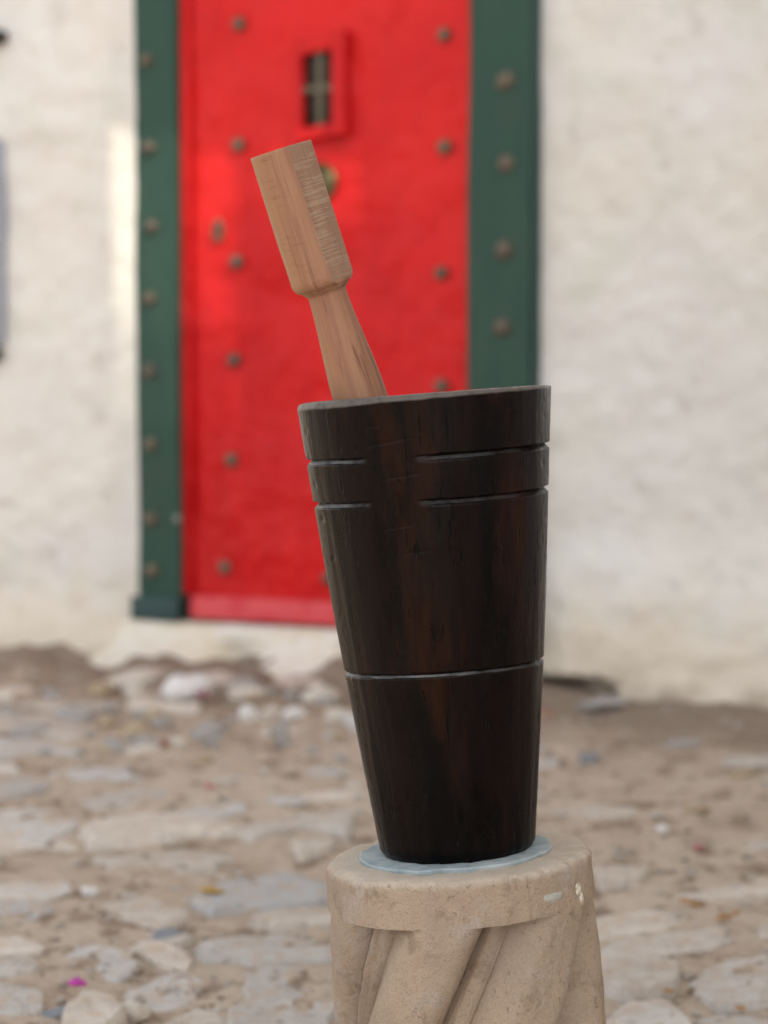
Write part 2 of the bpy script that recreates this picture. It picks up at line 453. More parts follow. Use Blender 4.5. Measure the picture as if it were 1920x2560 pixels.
STONES=[
[(-0.45,3.62),(-0.39,3.71),(-0.34,3.75),(-0.27,3.61),(-0.28,3.56),(-0.32,3.51),(-0.36,3.43),(-0.41,3.53)],
[(-0.57,3.82),(-0.52,3.87),(-0.47,3.83),(-0.41,3.76),(-0.45,3.65),(-0.48,3.68)],
[(-0.23,3.61),(-0.19,3.71),(-0.14,3.72),(-0.09,3.68),(-0.07,3.48),(-0.09,3.26),(-0.22,3.26),(-0.24,3.43)],
[(-0.71,3.76),(-0.61,3.78),(-0.59,3.71),(-0.60,3.66),(-0.69,3.64)],
[(-0.68,3.61),(-0.59,3.58),(-0.56,3.54),(-0.55,3.43),(-0.58,3.37),(-0.63,3.35)],
[(-0.44,3.96),(-0.41,4.02),(-0.34,3.94),(-0.36,3.90),(-0.41,3.91)],
[(-0.33,3.83),(-0.27,3.91),(-0.18,3.93),(-0.08,3.85),(-0.08,3.73),(-0.21,3.71),(-0.27,3.76)],
[(-0.54,4.18),(-0.46,4.27),(-0.37,4.16),(-0.41,4.04),(-0.48,4.06)],
[(-0.38,4.29),(-0.29,4.40),(-0.21,4.46),(-0.09,4.36),(-0.10,4.21),(-0.24,4.14),(-0.33,4.12)],
[(-0.83,4.36),(-0.69,4.36),(-0.64,4.38),(-0.62,4.29),(-0.70,4.21),(-0.81,4.23)],
[(-0.80,4.16),(-0.64,4.18),(-0.61,4.11),(-0.67,4.02),(-0.77,3.99)],
[(-0.63,4.59),(-0.50,4.63),(-0.41,4.65),(-0.32,4.65),(-0.33,4.52),(-0.41,4.44),(-0.55,4.50)],
[(-0.99,5.03),(-0.79,5.05),(-0.71,4.98),(-0.67,4.72),(-0.72,4.56),(-0.91,4.63)],
[(-0.74,5.19),(-0.64,5.33),(-0.53,5.36),(-0.54,5.21),(-0.66,5.08)],
[(-0.33,4.83),(-0.23,4.98),(-0.14,5.08),(-0.04,5.08),(-0.09,4.76),(-0.18,4.84),(-0.27,4.75)],
[(-0.68,4.90),(-0.54,5.03),(-0.38,4.98),(-0.35,4.86),(-0.46,4.74),(-0.64,4.72)],
[(-0.27,4.02),(-0.18,4.11),(-0.09,4.12),(-0.08,3.99),(-0.19,3.98)],
[(-0.49,3.51),(-0.44,3.47),(-0.40,3.37),(-0.43,3.25),(-0.49,3.25),(-0.51,3.41)],
[(-0.36,3.38),(-0.30,3.47),(-0.25,3.41),(-0.24,3.25),(-0.36,3.25)],
[(-0.69,3.93),(-0.65,3.93),(-0.59,3.85),(-0.62,3.81),(-0.71,3.79),(-0.73,3.90)],
[(-0.46,3.85),(-0.41,3.90),(-0.34,3.83),(-0.34,3.76),(-0.38,3.78)],
[(0.53,3.64),(0.60,3.74),(0.69,3.80),(0.62,3.44),(0.53,3.43),(0.50,3.51)],
[(0.34,3.37),(0.39,3.45),(0.45,3.47),(0.47,3.39),(0.48,3.27),(0.33,3.27)],
[(0.36,4.06),(0.50,4.12),(0.61,4.15),(0.55,4.01),(0.46,3.96),(0.41,3.93),(0.35,3.94)],
[(0.43,3.90),(0.55,3.97),(0.67,4.01),(0.58,3.85),(0.48,3.78),(0.39,3.74),(0.38,3.80)],
[(0.57,4.25),(0.68,4.36),(0.83,4.41),(0.80,4.27),(0.64,4.22)],
[(0.68,3.96),(0.74,4.06),(0.76,4.01),(0.73,3.90),(0.68,3.93)],
[(0.37,3.68),(0.45,3.73),(0.51,3.71),(0.48,3.54),(0.41,3.51),(0.35,3.57)],
[(0.50,3.38),(0.56,3.40),(0.64,3.39),(0.61,3.25),(0.49,3.25)],
[(0.41,4.40),(0.47,4.46),(0.55,4.41),(0.50,4.30),(0.42,4.27)],
[(-1.16,6.58),(-1.03,6.63),(-0.84,6.40),(-0.83,6.07),(-0.98,6.11),(-1.14,6.23)],
[(-1.10,6.03),(-0.91,6.07),(-0.78,5.95),(-0.83,5.84),(-1.03,5.84)],
[(-0.99,5.43),(-0.91,5.50),(-0.82,5.40),(-0.90,5.25),(-0.96,5.22)],
[(-0.74,5.25),(-0.61,5.37),(-0.51,5.34),(-0.56,5.16),(-0.68,5.08)],
[(-0.93,5.08),(-0.77,5.13),(-0.70,4.99),(-0.75,4.79),(-0.88,4.81)],
[(-0.56,5.13),(-0.42,5.22),(-0.31,5.16),(-0.38,5.02),(-0.50,4.99)],
[(-0.39,6.98),(-0.31,7.22),(-0.22,7.16),(-0.20,6.92),(-0.32,6.85)],
]

def stone_mesh(poly, h, seed):
    """irregular flat stone: outline roughened, rounded shoulder, uneven top"""
    rs = random.Random(seed)
    cx = sum(p[0] for p in poly) / len(poly)
    cy = sum(p[1] for p in poly) / len(poly)
    pts = []
    n = len(poly)
    for i in range(n):
        a, b = Vector(poly[i]), Vector(poly[(i + 1) % n])
        k = max(2, int((b - a).length / 0.03))
        for q in range(k):
            p = a.lerp(b, q / k) - Vector((cx, cy))
            s = 1 + 0.34 * noise.noise(Vector((p.x * 9 + seed, p.y * 11, seed * 1.7))) + 0.10 * noise.noise(Vector((p.x * 30 + seed, p.y * 30, seed * 2.7)))
            pts.append(p * s)
    # soften corners
    m_ = len(pts)
    pts = [(pts[i - 1] + pts[i] * 8 + pts[(i + 1) % m_]) / 10 for i in range(m_)]
    tilt = Vector((rs.uniform(-0.07, 0.07), rs.uniform(-0.07, 0.05)))
    v, f = [], []
    for sc, z in ((1.06, -0.07), (1.03, -0.2 * h), (0.985, 0.55 * h), (0.93, 0.92 * h), (0.62, h), (0.3, h)):
        for p in pts:
            q = p * sc
            zz = z
            if z > 0:
                zz += q.dot(tilt) + 0.7 * h * noise.noise(Vector((q.x * 8 + seed, q.y * 8, 3.3))) + 0.3 * h * noise.noise(Vector((q.x * 24 + seed, q.y * 24, 7)))
            v.append((q.x, q.y, zz))
    v.append((0, 0, h))
    for r_ in range(5):
        for i in range(m_):
            k = (i + 1) % m_
            f.append((r_ * m_ + i, r_ * m_ + k, (r_ + 1) * m_ + k, (r_ + 1) * m_ + i))
    for i in range(m_):
        f.append((5 * m_ + i, 5 * m_ + (i + 1) % m_, len(v) - 1))
    return pyd('paving_stone', v, f), cx, cy
placed = []
def add_stone(poly, h, seed):
    a2 = sum(poly[i][0] * poly[(i + 1) % len(poly)][1] - poly[(i + 1) % len(poly)][0] * poly[i][1] for i in range(len(poly)))
    if a2 < 0:
        poly = poly[::-1]
    me, cx, cy = stone_mesh(poly, h, seed)
    o = link('paving_stone', me, 'lane_stone', ground, (cx, cy, gz(cx, cy) - 0.001), True, 42)
    placed.append((cx, cy, max(math.hypot(p[0] - cx, p[1] - cy) for p in poly)))
for i, p in enumerate(STONES):
    add_stone(p, random.uniform(0.008, 0.022), i + 1)
k = 0
tries = 0
while k < 60 and tries < 9000:
    tries += 1
    y_ = random.uniform(3.2, 7.0)
    x_ = random.uniform(-0.20 * y_ - 0.1, 0.20 * y_ + 0.05)
    if x_ > 0.12 + 0.1 * (y_ - 3) and random.random() < (0.93 if y_ > 4.4 else 0.75):
        continue
    if x_ * 0.4226 + (y_ - 7.4) * 0.9063 > -0.5:
        continue
    r_ = random.choice((0.045, 0.06, 0.09, 0.12, 0.15, 0.18))
    if any(math.hypot(x_ - a, (y_ - b)) < 0.72 * c + r_ * 0.95 for a, b, c in placed):
        continue
    if math.hypot(x_ - 0.125, y_ - 2.62) < 0.3:
        continue
    an = random.uniform(-0.5, 0.5)
    nn = random.randint(5, 8)
    poly = []
    for i in range(nn):
        t_ = 2 * math.pi * (i + random.uniform(-0.3, 0.3)) / nn
        q = Vector((math.cos(t_) * r_ * random.uniform(0.85, 1.25), math.sin(t_) * r_ * random.uniform(0.6, 0.9)))
        poly.append((x_ + q.x * math.cos(an) - q.y * math.sin(an), y_ + q.x * math.sin(an) + q.y * math.cos(an)))
    add_stone(poly, random.uniform(0.004, 0.014), 100 + k)
    k += 1

# gravel and crumbs of earth lying loose on the lane
ico = bmesh.new()
bmesh.ops.create_icosphere(ico, subdivisions=1, radius=1)
IV = [v.co.copy() for v in ico.verts]
IF = [[v.index for v in f.verts] for f in ico.faces]
ico.free()
pv, pf = [], []
for i in range(5200):
    y_ = 3.1 + 4.4 * random.random() ** 1.25
    x_ = random.uniform(-0.22 * y_ - 0.05, 0.22 * y_ + 0.05)
    near = x_ * 0.4226 + (y_ - 7.4) * 0.9063
    if near > -0.12:
        continue
    if math.hypot(x_ - 0.125, y_ - 2.62) < 0.2:
        continue
    s_ = 0.0025 + 0.011 * random.random() ** 4 + (0.006 * random.random() if near > -0.8 and x_ < 0.1 else 0)
    b_ = len(pv)
    q_ = Quaternion((random.random(), random.random(), random.random(), random.random())).normalized()
    sc = Vector((random.uniform(.7, 1.3), random.uniform(.7, 1.3), random.uniform(.45, .8)))
    z_ = gz(x_, y_)
    for v in IV:
        w = q_ @ (v * (s_ * random.uniform(.8, 1.2)))
        pv.append((x_ + w.x * sc.x, y_ + w.y * sc.y, z_ + s_ * 0.25 + w.z * sc.z))
    pf += [[b_ + j for j in f] for f in IF]
gm = pyd('gravel', pv, pf)
m = mk('gravel_mat', rough=0.9, spec=0.15)
c = m.mix(m.rng(m.noise(35, 2), 0.35, 0.65), (0.26, 0.20, 0.15), (0.46, 0.42, 0.38))
m.color(c)
tag(link('gravel', gm, 'gravel_mat', None, None, False), 'loose grit and small pebbles scattered over the lane', 'gravel', None, 'stuff')

# ------------------------------------------------------------------ house wall
TH = R(25)
WROT = (0, 0, -TH)
W0 = Vector((0, 7.4, 0))
def wl_(s, t, z):           # wall frame -> local coords of objects placed at W0 with WROT
    return Vector((s, -t, z))
def wall_t(s, z):
    n_ = 0.022 * fbm(s * 1.3, z * 1.3, 4.0, 3) + 0.012 * fbm(s * 5, z * 5, 1.0, 4) + 0.007 * fbm(s * 14, z * 14, 6, 3)
    if s < 0:
        edge = -1.05 + 0.010 * fbm(2.0, z * 2.5, 1, 3)
        k = sst(edge - 0.02, edge + 0.125, s)
        t = 0.098 * (1 - k) + 0.044 * k + n_ * (1 - 0.75 * k)
        t += 0.10 * sst(0.32, -0.02, z) * (0.55 + 0.9 * fbm(s * 2.2, z * 2.0, 8, 3)) * (1 - 0.3 * k)
    else:
        k = sst(0.66, 0.55, s)
        t = 0.0 + n_ * (1 - 0.6 * k) - 0.004
        b = sst(0.55, 0.12, z)
        t += b * (0.095 + 0.05 * fbm(s * 1.7, z * 2.2, 8, 3)) * sst(0.55, 0.72, s)
        t -= 0.16 * sst(0.050, -0.005, z + 0.03 * fbm(s * 5.1, 0.3, 5, 3)) * sst(0.92, 0.76, s + 0.2 * fbm(s * 6, 0.1, 2, 3))
        t += 0.05 * sst(0.95, 1.2, s) * sst(0.12, -0.03, z + 0.05 * fbm(s * 4.1, 0.3, 5, 3))
    return t
ws = axis_values([(-9, -1.9, 0.6), (-1.9, -0.935, 0.016), (-0.935, 0.53, 0.12), (0.53, 1.7, 0.016), (1.7, 2.43, 0.2)])
wz = axis_values([(-0.3, -0.08, 0.11), (-0.08, 0.6, 0.013), (0.6, 2.5, 0.022), (2.5, 5.0, 0.5)])
wv, wf = [], []
for z_ in wz:
    for s_ in ws:
        if -0.934 < s_ < 0.529 and z_ < 2.62:
            t_ = -0.14
        else:
            t_ = wall_t(s_, z_)
        wv.append(wl_(s_, t_, z_))
n_s = len(ws)
for j in range(len(wz) - 1):
    for i in range(n_s - 1):
        wf.append((j * n_s + i, j * n_s + i + 1, (j + 1) * n_s + i + 1, (j + 1) * n_s + i))
# back and sides give the wall its thickness
top = (len(wz) - 1) * n_s
b0 = len(wv)
for s_, z_ in ((ws[0], wz[0]), (ws[-1], wz[0]), (ws[-1], wz[-1]), (ws[0], wz[-1])):
    wv.append(wl_(s_, -0.6, z_))
wf.append((b0 + 1, b0, b0 + 3, b0 + 2))
wf.append([b0 + 2, b0 + 3] + [top + i for i in range(n_s)])
wf.append([b0, b0 + 1] + [i for i in range(n_s - 1, -1, -1)])
wf.append([b0 + 3, b0] + [j * n_s for j in range(len(wz))])
wf.append([b0 + 1, b0 + 2] + [j * n_s + n_s - 1 for j in range(len(wz) - 1, -1, -1)])
house = link('house_wall', pyd('house_wall', wv, wf), 'plaster', None, W0, True, 60)
house.rotation_euler = WROT
tag(house, 'uneven whitewashed plaster house wall around the red door', 'wall')

# plastered sill below the door, crumbling into the lane
sv, sf = [], []
sx = axis_values([(-1.16, 0.535, 0.018)])
prof = [(-0.10, 0.150), (0.03, 0.150), (0.075, 0.146), (0.098, 0.125), (0.11, 0.095), (0.135, 0.065), (0.175, 0.038), (0.215, 0.018), (0.24, -0.004), (0.26, -0.03), (0.27, -0.09)]
for s_ in sx:
    en = sst(-1.18, -1.02, s_) * sst(0.60, 0.25, s_)
    lump = 0.07 * fbm(s_ * 3.4, 0.2, 3, 4) + 0.05 * math.exp(-((s_ + 0.75) / 0.16) ** 2) - 0.13 * math.exp(-((s_ + 0.52) / 0.07) ** 2)
    for i, (t_, z_) in enumerate(prof):
        a = i / (len(prof) - 1)
        t2 = t_ * (0.45 + 0.55 * en) + lump * sst(0.3, 0.7, a) * en + 0.012 * fbm(s_ * 9, z_ * 9, 1, 3)
        z2 = z_ * (0.75 + 0.25 * en) + 0.010 * fbm(s_ * 7, t_ * 7, 6, 3) * sst(0, 0.3, a)
        sv.append(wl_(s_, t2, z2))
npf = len(prof)
for i in range(len(sx) - 1):
    for j in range(npf - 1):
        sf.append((i * npf + j, i * npf + j + 1, (i + 1) * npf + j + 1, (i + 1) * npf + j))
sf.append(list(range(npf - 1, -1, -1)))
sf.append([(len(sx) - 1) * npf + j for j in range(npf)])
o = link('door_sill', pyd('door_sill', sv, sf), 'plaster_sill', None, W0, True, 60)
o.rotation_euler = WROT
tag(o, 'crumbling white plaster sill under the red door', 'sill')

# ------------------------------------------------------------------ green door frame
frame = empty('door_frame', W0, 'green painted timber door frame with a row of iron studs', 'door frame', None, WROT)
def stud_mesh(r, h, n=10):
    rows = [(1.0, 0.0), (1.02, 0.22), (0.86, 0.62), (0.5, 0.92)]
    v, f = lathe_grid(len(rows), n, lambda i, p: Vector((rows[i][0] * r * math.cos(p), -rows[i][1] * h, rows[i][0] * r * math.sin(p))))
    v.append(Vector((0, -h, 0)))
    for j in range(n):
        f.append(((len(rows) - 1) * n + j, (len(rows) - 1) * n + (j + 1) % n, len(v) - 1))
    me = pyd('stud', v, f)
    me.materials.append(M['stud_iron'])
    return me
STUD = stud_mesh(0.025, 0.026)
def stud(parent, s, t, z, sc=1.0):
    o = link('stud', STUD, None, parent, wl_(s, t - 0.002, z))
    o.scale = (sc * random.uniform(.92, 1.08), random.uniform(.8, 1.2), sc * random.uniform(.92, 1.08))
    o.rotation_euler = (random.uniform(-.12, .12), random.uniform(0, 6), random.uniform(-.12, .12))
    return o
lp = link('post', box('post', -0.942, -0.774, -0.05, 0.10, 0.165, 2.52, 0.006, 2, 0.006, 24), 'green_paint', frame, None, True, 35)
rp = link('post', box('post', 0.325, 0.546, -0.05, 0.10, 0.130, 2.52, 0.006, 2, 0.006, 24), 'green_paint', frame, None, True, 35)
link('edge_strip', box('edge_strip', 0.548, 0.562, -0.036, 0.10, 0.135, 2.50, 0.003, 1, 0.003, 16), 'dark_green_paint', rp, None, True, 35)
link('lintel', box('lintel', -0.960, 0.566, -0.058, 0.10, 2.522, 2.76, 0.008, 2), 'green_paint', frame, None, True, 35)
link('base_block', box('base_block', -0.958, -0.768, -0.074, -0.048, 0.152, 0.236, 0.008, 2, 0.003), 'dark_green_paint', lp, None, True, 35)
link('base_block', box('base_block', 0.318, 0.556, -0.074, -0.048, 0.130, 0.214, 0.008, 2, 0.003), 'dark_green_paint', rp, None, True, 35)
for s_, z_ in [(-0.92, 2.114), (-0.913, 1.812), (-0.904, 1.536), (-0.912, 1.285), (-0.917, 1.031), (-0.912, 0.773), (-0.914, 0.51), (-0.909, 0.328)]:
    stud(lp, s_ + 0.03, 0.05, z_, 1.02)
for s_, z_ in [(0.436, 1.966), (0.44, 1.70), (0.434, 1.421), (0.428, 1.17), (0.432, 0.89), (0.435, 0.61), (0.433, 0.36)]:
    stud(rp, s_ + 0.021, 0.05, z_, 1.25)
o = link('pale_stud', stud_mesh(0.014, 0.010), None, lp, wl_(-0.778, 0.049, 0.515))
o.data.materials[0] = M['pale_stud']

# ------------------------------------------------------------------ red door
door = empty('red_door', W0, 'bright red plank door with iron studs and small barred peephole', 'door', None, WROT)
def leaf_mesh():
    vs, fs = [], []
    xs_ = axis_values([(-0.734, 0.32, 0.02)])
    zs_ = axis_values([(0.16, 2.518, 0.03)])
    for z_ in zs_:
        for s_ in xs_:
            vs.append(wl_(s_, 0.009 * fbm(s_ * 2.6, z_ * 2.0, 2, 3) - 0.003, z_))
    n_ = len(xs_)
    for j in range(len(zs_) - 1):
        for i in range(n_ - 1):
            fs.append((j * n_ + i, j * n_ + i + 1, (j + 1) * n_ + i + 1, (j + 1) * n_ + i))
    b_ = len(vs)
    for s_, z_ in ((xs_[0], zs_[0]), (xs_[-1], zs_[0]), (xs_[-1], zs_[-1]), (xs_[0], zs_[-1])):
        vs.append(wl_(s_, -0.05, z_))
    t_ = (len(zs_) - 1) * n_
    fs.append((b_ + 1, b_, b_ + 3, b_ + 2))
    fs.append([b_ + 2, b_ + 3] + [t_ + i for i in range(n_)])
    fs.append([b_, b_ + 1] + list(range(n_ - 1, -1, -1)))
    fs.append([b_ + 3, b_] + [j * n_ for j in range(len(zs_))])
    fs.append([b_ + 1, b_ + 2] + [j * n_ + n_ - 1 for j in range(len(zs_) - 1, -1, -1)])
    return pyd('door_leaf', vs, fs)
link('door_leaf', leaf_mesh(), 'red_paint', door, None, True, 50)
link('bottom_board', box('bottom_board', -0.736, 0.32, -0.044, -0.004, 0.163, 0.243, 0.012, 3, 0.004), 'faded_red', door, None, True, 40)
for s_, z_ in [(-0.547, 2.223), (-0.553, 1.81), (-0.562, 1.408), (-0.571, 1.069), (-0.585, 0.721), (-0.614, 0.345), (0.221, 2.135), (0.223, 1.768), (0.212, 1.354), (0.215, 0.98), (0.214, 0.66), (-0.205, 0.322), (0.19, 0.31)]:
    stud(door, s_, 0.004, z_, 1.0)
link('door_stop', box('door_stop', -0.772, -0.738, -0.022, 0.08, 0.245, 2.516, 0.004, 2), 'red_paint', door, None, True, 40)
# peephole: raised frame, hung a little askew, with a crossed grille
pw = link('peephole_frame', box('tmp', 0, 0.01, 0, 0.01, 0, 0.01), 'red_paint', door)
bm = bmesh.new()
def addbox(bm, x0, x1, y0, y1, z0, z1):
    r = bmesh.ops.create_cube(bm, size=1)
    for v in r['verts']:
        v.co = Vector(((x0 + x1) / 2 + v.co.x * (x1 - x0), (y0 + y1) / 2 + v.co.y * (y1 - y0), (z0 + z1) / 2 + v.co.z * (z1 - z0)))
for b in ((0, 0.026, -0.042, 0, 0, 0.352), (0.142, 0.194, -0.042, 0, 0, 0.352), (0.026, 0.142, -0.0415, 0, 0.292, 0.3515), (0.026, 0.142, -0.0415, 0, 0.0005, 0.046)):
    addbox(bm, *b)
bmesh.ops.bevel(bm, geom=bm.edges[:], offset=0.006, segments=2, affect='EDGES', profile=0.6)
for v_ in bm.verts:
    v_.co.z += 0.12 * v_.co.x
bm.to_mesh(pw.data)
bm.free()
pw.data.materials.clear()
pw.data.materials.append(M['red_paint'])
pw.location = wl_(-0.312, 0.002, 1.800)
pw.rotation_euler = (0, 0, R(-3.0))
o = link('backing', box('backing', 0.022, 0.146, -0.010, 0.0, 0.045, 0.312), 'recess', pw)
link('bar', box('bar', 0.076, 0.100, -0.026, -0.012, 0.046, 0.308, 0.005, 2), 'grille_bar', pw, None, True, 40)
link('bar', box('bar', 0.022, 0.146, -0.032, -0.020, 0.170, 0.192, 0.005, 2), 'grille_bar', pw, None, True, 40)
# brass plate and keyhole ring
v, f = lathe_grid(5, 28, lambda i, p: Vector((0.060 * (1, 1.0, 0.86, 0.55, 0.22)[i] * math.cos(p), (0, -0.014, -0.022, -0.018, -0.028)[i], 0.068 * (1, 1.0, 0.86, 0.55, 0.22)[i] * math.sin(p))))
f.append([4 * 28 + j for j in range(28)])
link('brass_plate', pyd('brass_plate', v, f), 'brass', door, wl_(-0.234, 0.0, 1.668), True, 40)
bm = bmesh.new()
n_, k_ = 16, 6
rv = []
for i in range(n_):
    a = 2 * math.pi * i / n_
    for j in range(k_):
        b = 2 * math.pi * j / k_
        rr = 1 + 0.38 * math.cos(b)
        rv.append((0.016 * rr * math.cos(a), -0.008 - 0.007 * math.sin(b), 0.030 * rr * math.sin(a)))
rf = [(i * k_ + j, ((i + 1) % n_) * k_ + j, ((i + 1) % n_) * k_ + (j + 1) % k_, i * k_ + (j + 1) % k_) for i in range(n_) for j in range(k_)]
bm.free()
link('hasp_ring', pyd('hasp_ring', rv, rf), 'stud_iron', door, wl_(-0.632, 0.0, 1.518))
link('hasp_plate', box('hasp_plate', -0.640, -0.624, -0.006, 0.002, 1.50, 1.536), 'black_iron', door)
o = link('pale_stud', stud_mesh(0.012, 0.008), None, door, wl_(-0.738, 0.0, 0.421))
o.data.materials[0] = M['red_paint']

# ------------------------------------------------------------------ shutter edge and hooks left of the door
sh = empty('window_shutter', W0, 'blue-grey timber shutter folded against the plaster wall, with iron hooks', 'shutter', None, WROT)
link('board', box('board', -2.02, -1.452, -0.135, -0.08, 1.13, 1.86, 0.008, 2, 0.002), 'blue_grey_wood', sh, None, True, 35)
for z_ in (1.30, 1.70):
    link('batten', box('batten', -2.0, -1.50, -0.155, -0.133, z_ - 0.04, z_ + 0.04, 0.005, 2), 'blue_grey_wood', sh, None, True, 35)
link('hook', box('hook', -1.56, -1.435, -0.19, -0.06, 2.20, 2.245, 0.012, 2), 'black_iron', sh, None, True, 40)
link('hook', box('hook', -1.56, -1.470, -0.18, -0.06, 1.065, 1.115, 0.012, 2), 'black_iron', sh, None, True, 40)

# ------------------------------------------------------------------ unseen wall and pierced screen added to shade the lane and shape sun patches
yw = link('shade_wall', box('shade_wall', 2.2, 2.6, -2.6, 5.6, -0.3, 4.3, 0.03, 2), 'plaster')
tag(yw, 'tall plain plaster wall added out of view to shade the lane', 'wall')
def sun_yz(s, z):
    px, py = s * math.cos(TH), 7.4 - s * math.sin(TH)
    t = (2.215 - px) / SUN.x
    return py + SUN.y * t, z + SUN.z * t
HOLES = [(-1.15, -0.80, 0.78, 1.78), (-0.72, -0.56, 0.84, 1.80), (-0.46, -0.30, 1.55, 1.79), (-0.25, -0.10, 1.42, 1.75)]  # openings in the added screen, traced back along the sun from wanted patches
cells = []
Y0, Y1, Z0, Z1 = -2.6, 6.35, 4.25, 8.4
ya = sun_yz(HOLES[0][0], 0)[0]
yb = sun_yz(HOLES[-1][1], 0)[0]
cells += [(Y0, 0.2, Z0, 5.6), (0.2, 1.6, Z0, 6.6), (1.6, ya, Z0, Z1), (yb, 4.3, Z0, 6.2), (4.3, 4.9, Z0, 5.2)]
NB = 40
for i in range(NB):
    a, b = ya + (yb - ya) * i / NB, ya + (yb - ya) * (i + 1) / NB
    ym = (a + b) / 2
    # invert y -> s
    lo, hi = -1.4, 0.2
    for _ in range(30):
        md = (lo + hi) / 2
        if sun_yz(md, 0)[0] < ym:
            lo = md
        else:
            hi = md
    hit = [h for h in HOLES if h[0] <= lo <= h[1]]
    if hit:
        h = hit[0]
        cells.append((a, b, Z0, sun_yz(lo, h[2])[1]))
        cells.append((a, b, sun_yz(lo, h[3])[1], Z1))
        cells.append((a, a + 0.20 * (b - a), sun_yz(lo, h[2])[1], sun_yz(lo, h[3])[1]))
        cells.append((a + 0.20 * (b - a), a + 0.60 * (b - a), sun_yz(lo, h[2])[1], sun_yz(lo, h[2] + 0.34 * (h[3] - h[2]) + 0.06 * math.sin(i * 1.7))[1]))
    else:
        cells.append((a, b, Z0, Z1))
bm = bmesh.new()
for a, b, c_, d_ in cells:
    addbox(bm, 2.213, 2.217, a, b, c_, d_)
me = bpy.data.meshes.new('sun_mask')
bm.to_mesh(me)
bm.free()
flat_mat('sun_mask_mat', (0.34, 0.26, 0.16), (0.42, 0.33, 0.21))
tag(link('sun_mask', me, 'sun_mask_mat', None, None, False), 'thin pierced screen added out of view above the wall to shape sunlight', 'screen')

# ------------------------------------------------------------------ cement column
LEAN = R(4.3)
TOWARD = R(-0.8)
CH = 0.455
rot = Matrix.Rotation(-LEAN, 3, 'Y') @ Matrix.Rotation(TOWARD, 3, 'X')
AX = rot @ Vector((0, 0, 1))
ctop = Vector((0.0888, 2.6, 0.4335))
zrows = [0.0] + axis_values([(0.01, 0.394, 0.005)]) + [0.3965, 0.3985, 0.3995, 0.4005, 0.402, 0.405] + axis_values([(0.409, 0.443, 0.006)]) + [0.447, 0.4505, 0.453]
def strand(u):
    u = u % 1.0
    D = -0.035
    if u < 0.26:
        h = 0.0
    elif u < 0.44:
        q = (u - 0.26) / 0.18
        h = D * (1 - math.sqrt(max(0.0, 1 - q * q)))
    elif u < 0.66:
        q = (u - 0.44) / 0.22
        h = D + 0.003 * math.sin(math.pi * q)
    else:
        q = (u - 0.66) / 0.34
        h = D * (1 - math.sin(0.5 * math.pi * q) ** 1.15)
    for c_, w_, a_ in ((0.485, 0.020, 0.0110), (0.650, 0.020, 0.0100)):
        h += a_ * math.exp(-((u - c_) / w_) ** 2)
    return h
def col_pt(i, p):
    z = zrows[i]
    p = p + R(215) * (min(z, 0.3995) - 0.40)
    # p measured from the side facing the lane, towards +x
    deg = math.degrees(p)
    if z <= 0.3995:
        base = 0.1595 + 0.0040 * math.sin(math.pi * min(1, max(0, (z - 0.02) / 0.38)))
        u = (deg + 16.5 - 215 * (z - 0.40)) / 60.0
        r = base + strand(u) * 1.0
        r = min(r, base)
    else:
        r = 0.1580 + 0.0015 * sst(0.43, 0.40, z) - 0.0060 * sst(0.4475, 0.4555, z) ** 1.5
    q = Vector((math.sin(p), -math.cos(p), z * 6.0))
    r += 0.0016 * fbm(q.x * 2.2, q.y * 2.2, q.z, 4) + 0.0013 * fbm(q.x * 9, q.y * 9, q.z * 5, 3) + 0.0005 * fbm(q.x * 26, q.y * 26, q.z * 16, 3)
    if z > 0.440:
        r -= 0.009 * max(0, fbm(q.x * 6, q.y * 6, 3.3, 4)) * sst(0.442, 0.452, z)
    # mould seam
    dd = (deg - 29.0 + 180) % 360 - 180
    if z > 0.30:
        r -= 0.0014 * math.exp(-(dd / 0.8) ** 2)
    return Vector((r * math.sin(p), -r * math.cos(p), z))
NS = 400
v, f = lathe_grid(len(zrows), NS, col_pt)
last = (len(zrows) - 1) * NS
for fr, zz in ((0.975, 0.4548), (0.86, 0.4553), (0.7, 0.4553), (0.5, 0.4553)):
    b_ = len(v)
    for j in range(NS):
        q = v[last + j]
        w = Vector((q.x * fr, q.y * fr, zz))
        w.z += 0.0022 * fbm(w.x * 22, w.y * 22, 2, 4) + 0.001 * fbm(w.x * 80, w.y * 80, 2, 3)
        v.append(w)
    pr = last if fr == 0.975 else b_ - NS
    for j in range(NS):
        k = (j + 1) % NS
        f.append((pr + j, pr + k, b_ + k, b_ + j))
f.append([len(v) - NS + j for j in range(NS)])
colo = empty('stone_column', ctop - AX * CH, 'sandy cement column stub with spiral fluting and a plain round cap', 'column')
colo.rotation_euler = rot.to_euler()
link('shaft', pyd('shaft', v, f), 'cement', colo, None, True, 60)
def splat(name, p0, z0, w, h, mat, seed):
    n_ = 14
    vs, fs = [], []
    for rr, lift in ((1.0, -0.0012), (0.8, 0.0005)):
        for i in range(n_):
            a = 2 * math.pi * i / n_
            k = rr * (1 + 0.35 * noise.noise(Vector((math.cos(a) * 1.7, math.sin(a) * 1.7, seed))))
            dp, dz = w * k * math.cos(a), h * k * math.sin(a)
            r_ = 0.1592 + lift
            ph = p0 + dp / 0.158
            vs.append((r_ * math.sin(ph), -r_ * math.cos(ph), z0 + dz))
    for i in range(n_):
        fs.append((i, (i + 1) % n_, n_ + (i + 1) % n_, n_ + i))
    fs.append([n_ + i for i in range(n_)])
    link(name, pyd(name, vs, fs), mat, colo)
splat('paint_drip', math.asin(285 / 335), 0.4185, 0.0065, 0.0085, 'white_paint', 1.5)
splat('paint_drip', math.asin(291 / 335), 0.4060, 0.0060, 0.0085, 'white_paint', 4.5)
